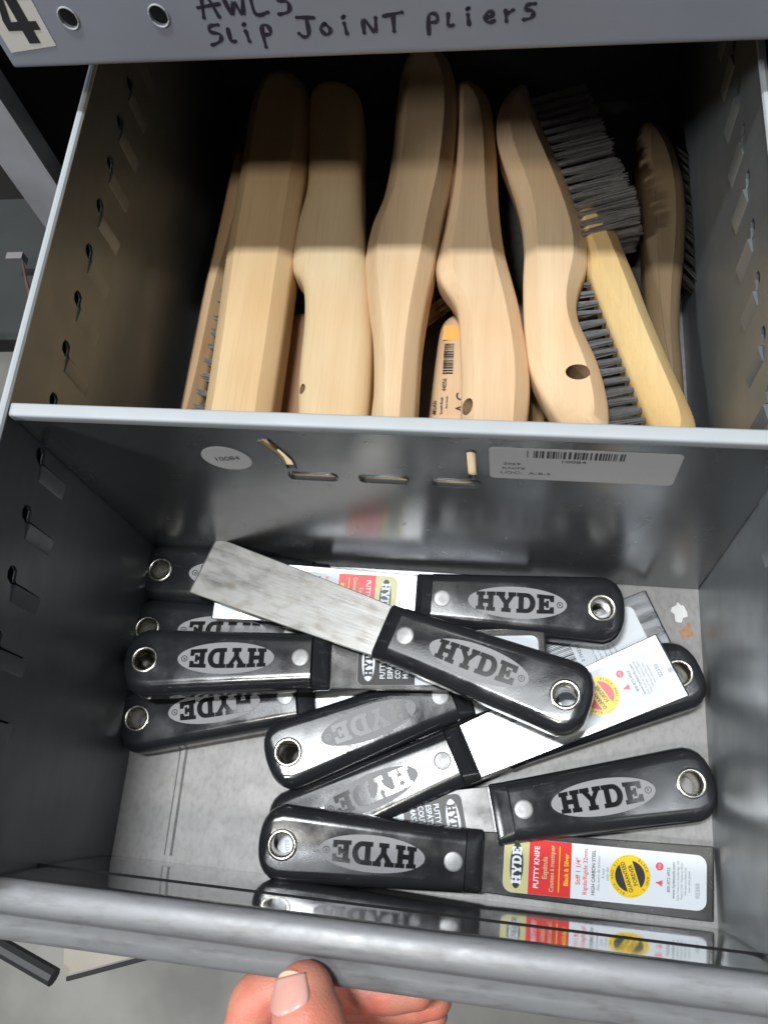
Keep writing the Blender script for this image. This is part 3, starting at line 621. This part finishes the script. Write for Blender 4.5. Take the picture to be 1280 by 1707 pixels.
# ------------------------------------------------------------------ wire brushes
BRUSH = {
    'b': {'z': 62, 'o': [(31.1, 47.1), (31.6, 55.8), (30.9, 100.0), (29.5, 149.1), (29.4, 189.6), (29.3, 228.3), (29.0, 262.3), (32.8, 283.3), (40.0, 290.4), (49.7, 289.3), (59.9, 279.1), (65.3, 262.4), (67.7, 230.8), (67.9, 188.2), (67.7, 152.1), (67.8, 106.9), (67.5, 68.2), (67.5, 46.1), (67.2, 31.8), (31.0, 34.5)]},
    'c': {'z': 62, 'o': [(64.5, 267.1), (67.1, 276.2), (75.0, 279.5), (85.9, 276.8), (94.2, 267.5), (97.7, 251.4), (99.9, 220.5), (102.8, 186.9), (106.7, 158.8), (111.2, 128.3), (115.0, 99.3), (116.4, 71.6), (116.2, 48.5), (115.8, 35.6), (84.1, 37.8), (81.0, 57.4), (79.1, 76.4), (78.5, 92.8), (78.2, 110.4), (76.6, 127.1), (73.5, 138.1), (68.0, 145.9), (67.4, 160.0), (68.1, 180.0), (70.3, 200.6), (67.5, 235.2)], 'hole': (83.7, 70.0, 60)},
    'd': {'z': 64, 'o': [(118.2, 282.2), (121.8, 297.5), (131.3, 302.5), (142.2, 296.0), (149.2, 277.7), (152.3, 254.9), (152.4, 236.0), (151.0, 202.8), (147.6, 179.5), (145.3, 156.2), (143.9, 141.0), (142.0, 125.2), (140.1, 99.5), (140.1, 66.2), (140.0, 47.6), (139.7, 34.3), (121.2, 36.3), (118.1, 53.9), (118.2, 70.5), (115.7, 98.0), (111.5, 119.5), (108.1, 141.9), (107.5, 153.3), (109.7, 173.6), (114.7, 192.8), (116.9, 222.8), (116.8, 252.6)]},
    'e': {'z': 60, 'o': [(148.1, 268.5), (152.1, 277.4), (160.0, 276.9), (168.6, 264.9), (173.2, 244.6), (175.2, 218.8), (177.0, 187.9), (180.5, 158.4), (184.9, 139.4), (188.5, 124.7), (191.1, 110.4), (194.0, 92.3), (195.1, 72.8), (193.7, 52.1), (192.3, 34.5), (163.7, 36.6), (161.8, 56.3), (161.1, 79.5), (159.6, 100.2), (158.0, 117.3), (155.5, 126.0), (151.2, 132.7), (146.8, 139.1), (144.9, 145.6), (145.7, 155.5), (148.5, 174.9), (150.2, 199.1), (149.9, 228.5)], 'hole': (165.8, 62.0, 58)},
    'g': {'z': 62, 'o': [(189.6, 271.7), (182.0, 266.8), (176.9, 257.7), (174.2, 244.7), (175.3, 227.4), (181.0, 208.3), (186.1, 191.8), (189.5, 175.8), (191.0, 156.5), (190.7, 137.8), (191.4, 112.6), (192.8, 96.9), (195.0, 83.3), (199.3, 72.7), (205.6, 60.0), (211.4, 49.9), (215.8, 45.6), (224.5, 43.8), (230.0, 45.7), (232.2, 50.1), (232.2, 63.7), (230.0, 77.6), (226.6, 90.6), (222.2, 101.8), (218.5, 112.2), (217.7, 120.7), (219.2, 130.7), (222.9, 143.7), (223.3, 154.8), (220.8, 172.0), (214.5, 194.6), (207.9, 215.2), (199.8, 238.9), (193.4, 259.8)], 'e': [(194.8, 257.4), (199.9, 240.9), (208.0, 217.2), (214.6, 196.4), (221.0, 173.7), (222.6, 160.2)], 'ez': 60, 'ed': (0.966, 0.259), 'hole': (217.4, 78.3, 62)},
    'h': {'z': 58, 'o': [(212.5, 181.0), (231.0, 186.0), (246.3, 143.3), (252.6, 120.8), (262.1, 90.5), (271.0, 63.8), (272.9, 55.6), (271.7, 47.2), (267.9, 41.9), (257.8, 41.8), (253.8, 48.6), (246.2, 72.4), (237.1, 100.8), (229.5, 124.8), (223.8, 141.9), (214.4, 174.4)], 'e': [(224.6, 140.9), (229.7, 126.2), (237.4, 102.1), (246.5, 73.6), (253.4, 51.8)], 'ez': 56, 'ed': (-0.984, -0.18)},
    'i': {'z': 46, 'o': [(257.8, 256.0), (253.7, 247.9), (252.5, 232.8), (253.8, 211.6), (254.4, 191.2), (253.9, 159.9), (254.1, 130.0), (256.0, 101.5), (258.5, 77.6), (258.9, 59.5), (271.1, 59.6), (270.7, 78.3), (270.6, 94.5), (270.2, 115.4), (272.0, 140.7), (274.4, 159.3), (276.7, 186.4), (276.6, 208.6), (275.1, 222.4), (272.0, 236.9), (266.1, 251.1)], 'e': [(273.9, 237.3), (276.9, 218.5), (277.2, 193.9), (276.3, 170.2), (274.2, 151.1)], 'ez': 42, 'ed': (0.686, -0.728)},
    'a': {'z': 42, 'o': [(10.1, 56.1), (9.8, 67.8), (10.4, 107.4), (11.3, 149.9), (12.7, 177.6), (14.1, 212.2), (15.4, 243.9), (20.5, 250.1), (26.6, 238.7), (29.4, 207.2), (27.0, 177.2), (24.1, 148.4), (23.2, 113.0), (22.0, 83.1), (20.5, 65.0), (20.0, 56.2)], 'e': [(19.7, 209.3), (19.8, 179.0), (19.8, 149.9), (19.9, 114.4), (19.5, 84.2), (19.0, 66.1)], 'ez': 40, 'ed': (0.995, -0.096)},
    'f': {'z': 31, 'o': [(142.1, 64.0), (142.9, 71.7), (144.1, 96.8), (145.9, 123.7), (148.1, 132.1), (153.4, 136.7), (161.0, 136.6), (168.3, 130.3), (171.1, 104.1), (170.4, 68.4), (169.9, 63.2)]},
    'j': {'z': 30, 'o': [(58.1, 62.7), (57.7, 90.0), (56.9, 116.6), (58.3, 133.1), (64.5, 139.4), (74.4, 137.7), (82.3, 120.3), (86.0, 90.1), (85.5, 62.9)]},
    'k': {'z': 30, 'o': [(151.0, 213.1), (165.5, 212.6), (170.3, 191.1), (169.5, 154.4), (158.9, 138.1), (152.1, 142.9), (150.0, 175.1)], 'e': [(150.1, 185.0), (150.8, 168.4), (152.8, 148.2)], 'ez': 28, 'ed': (-0.792, -0.611)},
    'm': {'z': 22, 'o': [(183.7, 136.2), (194.1, 132.2), (202.4, 105.8), (204.8, 76.9), (202.7, 62.9), (185.8, 62.7), (182.6, 94.8)], 'e': [(198.7, 107.0), (202.6, 92.3), (204.0, 74.4)], 'ez': 20, 'ed': (0.539, 0.842)},
    'n': {'z': 115.5, 'o': [(91.0, -0.9), (110.0, -1.7), (140.0, -2.7), (170.0, -3.7), (173.0, 4.0), (171.0, 11.0), (164.0, 13.5), (140.0, 14.5), (110.0, 14.5), (95.0, 14.0), (89.0, 7.0)]},
}
def brush_body(name, P, zt, thick, facet, mt, extra_mats=()):
    P = catmull(P, 8)
    if area2(P) < 0: P = P[::-1]
    tot = sum((P[k] - P[k-1]).length for k in range(len(P))); n = max(40, int(tot / 2.6)); Q = []; acc = 0.0; nxt = 0.0
    for k in range(len(P)):                                         # even spacing along the outline
        a, b_ = P[k], P[(k+1) % len(P)]; L_ = (b_ - a).length
        while nxt < acc + L_ and len(Q) < n: Q.append(a + (b_ - a) * ((nxt - acc) / L_)); nxt += tot / n
        acc += L_
    P = Q; n = len(P)
    ys_ = max(p.y for p in P) - min(p.y for p in P); wid = abs(area2(P)) / 2 / max(ys_, 1)
    lim = .34 * wid
    memo = {0.0: P}
    def inset(c):
        """walk the outline inwards in small relaxed steps so that it never crosses itself"""
        c = min(c, lim)
        st = [p.copy() for p in P]; m_ = int(math.ceil(c / .4))
        for _ in range(m_):
            new = []
            for k in range(n):
                t = (st[(k+1) % n] - st[k-1])
                t = t.normalized() if t.length > 1e-6 else Vector((1, 0))
                new.append(st[k] + Vector((-t.y, t.x)) * (c / m_))
            for _r in range(2): new = [new[k] * .6 + (new[k-1] + new[(k+1) % n]) * .2 for k in range(n)]
            st = new
            for _r in range(4):                                     # iron out a knot as soon as one forms
                knots = 0
                for k in range(n):
                    for w_ in range(2, 26):
                        q = (k + w_) % n
                        a, b_, c_, d_ = st[k], st[(k+1) % n], st[q], st[(q+1) % n]
                        o_ = lambda u, v, x: (v.x-u.x)*(x.y-u.y) - (v.y-u.y)*(x.x-u.x)
                        if o_(a, b_, c_) * o_(a, b_, d_) < 0 and o_(c_, d_, a) * o_(c_, d_, b_) < 0:
                            knots += 1; s0, s1 = (k - 1) % n, (q + 2) % n; span = w_ + 3
                            p0, p1 = st[s0].copy(), st[s1].copy()
                            for e in range(1, span): st[(s0 + e) % n] = p0 + (p1 - p0) * (e / span)
                            break
                if not knots: break
        return st
    if facet: rings = [(7.0, 0), (1.2, -5.2), (.2, -7.4), (0, -10), (0, -thick + 10), (.3, -thick + 7), (7.0, -thick)]
    else:
        r = 1.2 if name == 'rail' else 8.5; rings = [(r * (1 - math.sin(math.radians(a))), -r * (1 - math.cos(math.radians(a)))) for a in (0, 18, 36, 54, 72, 90)]
        rings += [(c, -thick - d) for c, d in rings[::-1]]
    V, F = [], []
    for c, d in rings: V += [(p.x, p.y, zt + d) for p in inset(c)]
    m = len(rings)
    for k in range(m - 1):
        for q in range(n): F.append((k*n+q, (k+1)*n+q, (k+1)*n+(q+1)%n, k*n+(q+1)%n))
    F += [list(range(n)), [(m-1)*n+q for q in range(n)][::-1]]
    o = mesh('handle', V, F, [mt, M['hole'], M['endgrain']], None, angle=32)
    return o
def tufts(E, z, d, n, rows, length, gap, curl=.0, tilt=0.0, fan=1.0, wires=13, rw=.28, width=1.9):
    """bundles of wire set in rows along the edge E"""
    E = [Vector(e) for e in E]; seg = [(E[k+1] - E[k]).length for k in range(len(E) - 1)]; tot = sum(seg)
    b = MB(); d = Vector((d[0], d[1], tilt)).normalized()
    for r in range(rows):
        for k in range(n):
            s = tot * (k + .5 + (.25 if r % 2 else 0)) / n
            for j, L_ in enumerate(seg):
                if s <= L_ or j == len(seg) - 1: p = E[j] + (E[j+1] - E[j]) * (s / L_); tg = (E[j+1] - E[j]).normalized(); break
                s -= L_
            base = Vector((p.x, p.y, z - gap * r)) - d * 2.5
            jit = Vector((random.gauss(0, .5), random.gauss(0, .5), random.gauss(0, .4)))
            for w_ in range(wires):
                u = random.uniform(-1, 1); v = random.uniform(-1, 1); L2 = length * random.uniform(.93, 1.03)
                st = base + Vector((tg.x, tg.y, 0)) * u * width * .75 + Vector((0, 0, v * 1.2))
                en = base + d * L2 + jit * 1.3 + Vector((tg.x, tg.y, 0)) * u * width * 1.25 * fan + Vector((0, 0, v * 2.0)) + Vector((random.gauss(0, .25), random.gauss(0, .25), random.gauss(0, .25)))
                md_ = (st + en) / 2 + jit * .3
                md_ += Vector((random.gauss(0, .22), random.gauss(0, .22), random.gauss(0, .22))); b.tube([st, md_, en], rw, 3)
    return b
BTXT = {
 'a': ('narrow wooden wire brush at the far left, wire tufts on its right side', True),
 'b': ('straight flat wooden brush handle, leftmost of the broad handles', True),
 'c': ('wooden brush handle with tiny hole low on its left edge, beside the straight handle', False),
 'd': ('longest curved wooden brush handle, reaching highest under the shelf beam', True),
 'e': ('wooden brush handle covering a barcode sticker, round hole at its lower left edge', True),
 'f': ('lower wooden brush with an orange barcode sticker, showing left of a notched handle', False),
 'g': ('bent wooden wire brush with large oval hole low down, bristles at upper right', True),
 'h': ('straight yellowish wooden brush block with grey wire tufts down its left side', True),
 'i': ('bowed wooden wire brush leaning at the right wall, shade painted into its wood colour', False),
 'j': ('shaded wooden brush lying deep in the gap beside the straight flat handle', False),
 'k': ('brown wire brush hidden under the handles, bristles showing in the notch above the sticker', False),
 'n': ('brush handle lying crosswise behind the divider, its pale wood showing through the punched slits', False),
 'm': ('hidden wire brush whose brassy bristle tips show beside the handle with the oval hole', False),
}
TH = {'a': 26, 'b': 29, 'c': 29, 'd': 29, 'e': 28, 'f': 26, 'g': 28, 'h': 28, 'i': 27, 'j': 26, 'k': 26, 'm': 20, 'n': 26}
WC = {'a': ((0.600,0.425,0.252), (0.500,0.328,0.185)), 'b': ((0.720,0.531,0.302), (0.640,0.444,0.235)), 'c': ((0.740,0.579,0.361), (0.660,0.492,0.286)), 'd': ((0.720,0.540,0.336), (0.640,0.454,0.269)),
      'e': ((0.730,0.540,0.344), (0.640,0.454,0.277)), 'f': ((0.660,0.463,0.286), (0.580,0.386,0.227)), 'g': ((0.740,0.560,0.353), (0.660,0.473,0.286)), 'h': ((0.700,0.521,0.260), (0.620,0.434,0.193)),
      'i': ((.20,.145,.085), (.16,.11,.06)), 'j': ((.36,.22,.12), (.28,.16,.08)), 'k': ((.34,.21,.12), (.28,.16,.08)), 'n': ((0.720,0.540,0.336), (0.640,0.454,0.269)), 'm': ((0.500,0.338,0.185), (.42,.28,.16))}  # i and j: shade painted into the wood colour
for k, d in BRUSH.items():
    text, facet = BTXT[k]; zt = d['z']; P = d['o']
    cx = sum(p[0] for p in P) / len(P); cy = sum(p[1] for p in P) / len(P); zb = zt - TH[k]
    t = thing('wire_brush', text, 'wire brush', (cx, cy, zb), 'wooden wire brushes in the back of the drawer')
    Pl = [(p[0] - cx, p[1] - cy) for p in P]
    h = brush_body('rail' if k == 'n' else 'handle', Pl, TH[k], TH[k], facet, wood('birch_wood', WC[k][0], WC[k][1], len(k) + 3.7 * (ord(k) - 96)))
    cs = []
    if 'hole' in d:
        hx, hy, hz = d['hole']; hx -= cx; hy -= cy; hz -= zb
        if k == 'g':
            c = MB().lathe([(0, -13), (4.6, -13), (4.6, 8), (0, 8)], (0, 0, 0), 28); c.xf(lambda v: (hx + v[0] * 1.28 + v[2] * .18, hy + v[1] * .92 + v[2] * .1, hz + v[2]))
        else:
            a = -.95; c = MB().lathe([(0, -26), (3.6, -26), (3.6, 12), (0, 12)], (0, 0, 0), 24)
            c.xf(lambda v: (hx + v[0] * math.cos(a) + v[2] * math.sin(a) + .8, hy + v[1] * 1.25, hz - v[0] * math.sin(a) + v[2] * math.cos(a) - 2.2))
            if k == 'c': c.xf(lambda v: (hx + (v[0] - hx) * .55, hy + (v[1] - hy) * .62, hz + (v[2] - hz) * .62))
        cs.append(c.build('tmpcut', M['hole']))
    if k == 'g':                                                    # sawn, darker corner at the butt
        c = MB().box((-7.5, -14, 0), (7.5, 14, 30)); nq = Vector((.42, -.62, .66)).normalized()
        ax_ = Vector((.83, .56, 0)).normalized(); ay_ = nq.cross(ax_); p0 = Vector((227.6 - cx, 52.0 - cy, TH[k]))
        c.xf(lambda v: p0 + ax_ * v[0] + ay_ * v[1] + nq * v[2]); cs.append(c.build('tmpcut', M['endgrain']))
    if cs: bpy.context.view_layer.update(); cut(h, cs)
    h.parent = t
    if 'e' in d:
        E = [(p[0] - cx, p[1] - cy) for p in d['e']]
        cfg = {'g': dict(n=17, rows=4, length=31, gap=6.4, wires=48, rw=.23, width=1.6, fan=1.1), 'h': dict(rw=.2, n=16, rows=3, length=27, gap=6.2, wires=30, width=1.1, fan=1.15), 'a': dict(n=15, rows=3, length=24, gap=6.5, tilt=-.25),
               'i': dict(n=13, rows=3, length=22, gap=6, tilt=-.1), 'k': dict(n=7, rows=3, length=24, gap=6), 'm': dict(n=6, rows=3, length=18, gap=5, tilt=.5)}[k]
        tf = tufts(E, d['ez'] - zb - (8.0 if k == 'h' else 2.0), d['ed'], **cfg)
        tf.build('bristles', M['brass'] if k in 'km' else M['shadewire'] if k == 'i' else M['greywire'] if k == 'h' else M['wire'], t, fix=False, angle=60)
    if k == 'f':
        s = MB(); zt_ = TH[k] + .05
        if 0: s.prism([(-10.4 + 3, 21), (1, 23), (3, 12), (2.5, -36), (-12, -36), (-11, -10)], zt_ - .02, zt_ + .05, 0)
        s.prism([(-7, 23), (3, 23), (3, 14), (-7.5, 14)], zt_ + .05, zt_ + .09, 1)
        random.seed(5); y = -7.0
        while y < 12: bw = random.choice([.4, .7, 1.0]); s.prism([(-6.4, y), (-1, y), (-1, y + bw), (-6.4, y + bw)], zt_ + .05, zt_ + .1, 2); y += bw + random.choice([.35, .6])
        for body, x, y, sz in (('44056', -5.0, -13.5, 3.4), ('MILAN', -9.6, -27, 3.0), ('Scratch Brush', -6.0, -26, 2.0), ('Shoe Handle', -3.4, -24, 1.6)):
            s.mesh_(moved(text2d(body, sz, zt_ + .05, zt_ + .1, .9, bold=.03), lambda v: (x - v[1], y + v[0], v[2])), 2)
        s.mesh_(moved(text2d('A C', 8.0, zt_ + .05, zt_ + .1, .9, bold=.1), lambda v: (4.5 - v[1], -24 + v[0], v[2])), 2)
        s.build('barcode_sticker', [M['card'], M['orange'], M['ink']], t, smooth=False)
# ------------------------------------------------------------------ the hand on the lip
hand = thing('person', 'bare hand pinching the front lip of the drawer, thumb nail up, finger bent underneath', 'person', (118, -215, 60))
def skinned(name, chains, mt, parent, vox=.0011, off=(0, 0, 0)):
    b = MB()
    for pts in chains:
        P = [Vector(p[:3]) - Vector(off) for p in pts]; R = [p[3] for p in pts]
        # dense resample, then overlapping balls swept into one body by a voxel remesh
        dense, rad = [], []
        for k in range(len(P) - 1):
            p0 = P[max(k-1, 0)]; p1 = P[k]; p2 = P[k+1]; p3 = P[min(k+2, len(P)-1)]
            for q in range(8):
                t_ = q / 8; dense.append(.5*((2*p1)+(p2-p0)*t_+(2*p0-5*p1+4*p2-p3)*t_*t_+(3*p1-p0-3*p2+p3)*t_**3)); rad.append(R[k] + (R[k+1]-R[k])*(3*t_*t_-2*t_**3))
        dense.append(P[-1]); rad.append(R[-1])
        b.tube(dense, rad, 20)
        for e in (0, -1):
            c = dense[e]; r_ = rad[e]
            b.lathe([(r_*math.cos(math.radians(a)) if abs(a) < 90 else 0, r_*math.sin(math.radians(a))) for a in range(-90, 91, 15)], c, 20)
    o = b.build(name, mt, parent, angle=180)
    rm = o.modifiers.new('body', 'REMESH'); rm.mode = 'VOXEL'; rm.voxel_size = vox; rm.use_smooth_shade = True
    sm = o.modifiers.new('soft', 'SMOOTH'); sm.factor = .5; sm.iterations = 10
    return o
HO = (118, -215, 60)
FING = [
 # thumb
 [(121.5,-188.5,103,10.0), (123.5,-196,104,12.4), (127.5,-206,104.2,13.0), (132,-219,101,12.8), (138,-238,92,14), (142,-268,72,17)],
 # index finger folded under the lip: proximal, bend, middle, tip
 [(112,-285,52,13), (98,-240,60,10.8), (95,-216,66,11.2), (95.5,-206,68,10.3), (98,-198,69.5,11), (106,-192.5,70,9.9), (122,-190,71,9.9), (144,-189.5,72.5,8.8), (157,-189,73.5,6.6)],
 # middle, ring and little finger curled below it
 [(122,-290,42,13), (104,-246,38,11), (98,-214,44,10.6), (106,-200,47,10.2), (128,-196,49,9.6), (150,-195,51,8.8), (162,-194,52,7)],
 [(132,-294,30,12.5), (112,-254,18,10.6), (104,-222,22,10), (112,-208,25,9.6), (132,-204,28,9), (150,-203,30,8), (160,-202,31,6.6)],
 [(142,-296,20,11.5), (124,-262,2,9.6), (116,-234,3,9), (122,-220,6,8.6), (136,-216,9,8), (148,-215,11,7), (156,-215,12,6)],
 # palm, heel of the hand and wrist
 [(141,-268,72,16), (134,-292,52,21), (140,-320,40,24), (150,-360,30,24), (160,-420,14,24), (176,-520,-20,29)],
 [(118,-286,48,14), (128,-306,38,20), (142,-330,34,22)], [(142,-296,22,13), (146,-318,28,20), (150,-345,28,22)],
]
skinned('hand_body', FING, M['skin'], hand, off=HO)
# thumb nail: curved plate lying on the thumb, with a pale free edge
def nail_patch(name, t0, t1, mt, parent, grow, amax):
    A = Vector((118.9,-180.8,101.2)); B = Vector((123.4,-197.5,103.8)); ax = (B - A).normalized()
    up = (Vector((-.40, -.02, .91)) - ax * Vector((-.40, -.02, .91)).dot(ax)).normalized(); sd = ax.cross(up)
    V, F = [], []; nu, nv = 12, 14
    for k in range(nu + 1):
        t = t0 + (t1 - t0) * k / nu; c = A + (B - A) * t
        r = 8.2 + 4.05 * math.sin(min(1, max(0, t)) * math.pi / 2) + grow
        am = amax * (1 - .32 * max(0, (t - .62) / .38) ** 2) * (1 - .18 * max(0, (.18 - t) / .18))
        for q in range(nv + 1):
            u = -1 + 2 * q / nv; a = am * u
            tt = c + (B - A) * (-.13 * (u * u) if t1 > .5 else .12 * u * u) * (1 if (k == nu or t1 <= .5) else k / nu)
            dip = -.55 * u ** 4 - (.35 if k == nu else 0)
            V.append(tt + (up * math.cos(a) + sd * math.sin(a)) * (r + dip) - Vector(HO))
    for k in range(nu):
        for q in range(nv): F.append((k*(nv+1)+q, k*(nv+1)+q+1, (k+1)*(nv+1)+q+1, (k+1)*(nv+1)+q))
    o = mesh(name, V, F, mt, parent, angle=180)
    md = o.modifiers.new('t', 'SOLIDIFY'); md.thickness = .0005; md.offset = 0
    return o
nail_patch('thumb_nail', .19, .86, M['nail'], hand, .10, .78)
nail_patch('nail_free_edge', .10, .20, M['nailtip'], hand, .12, .72)
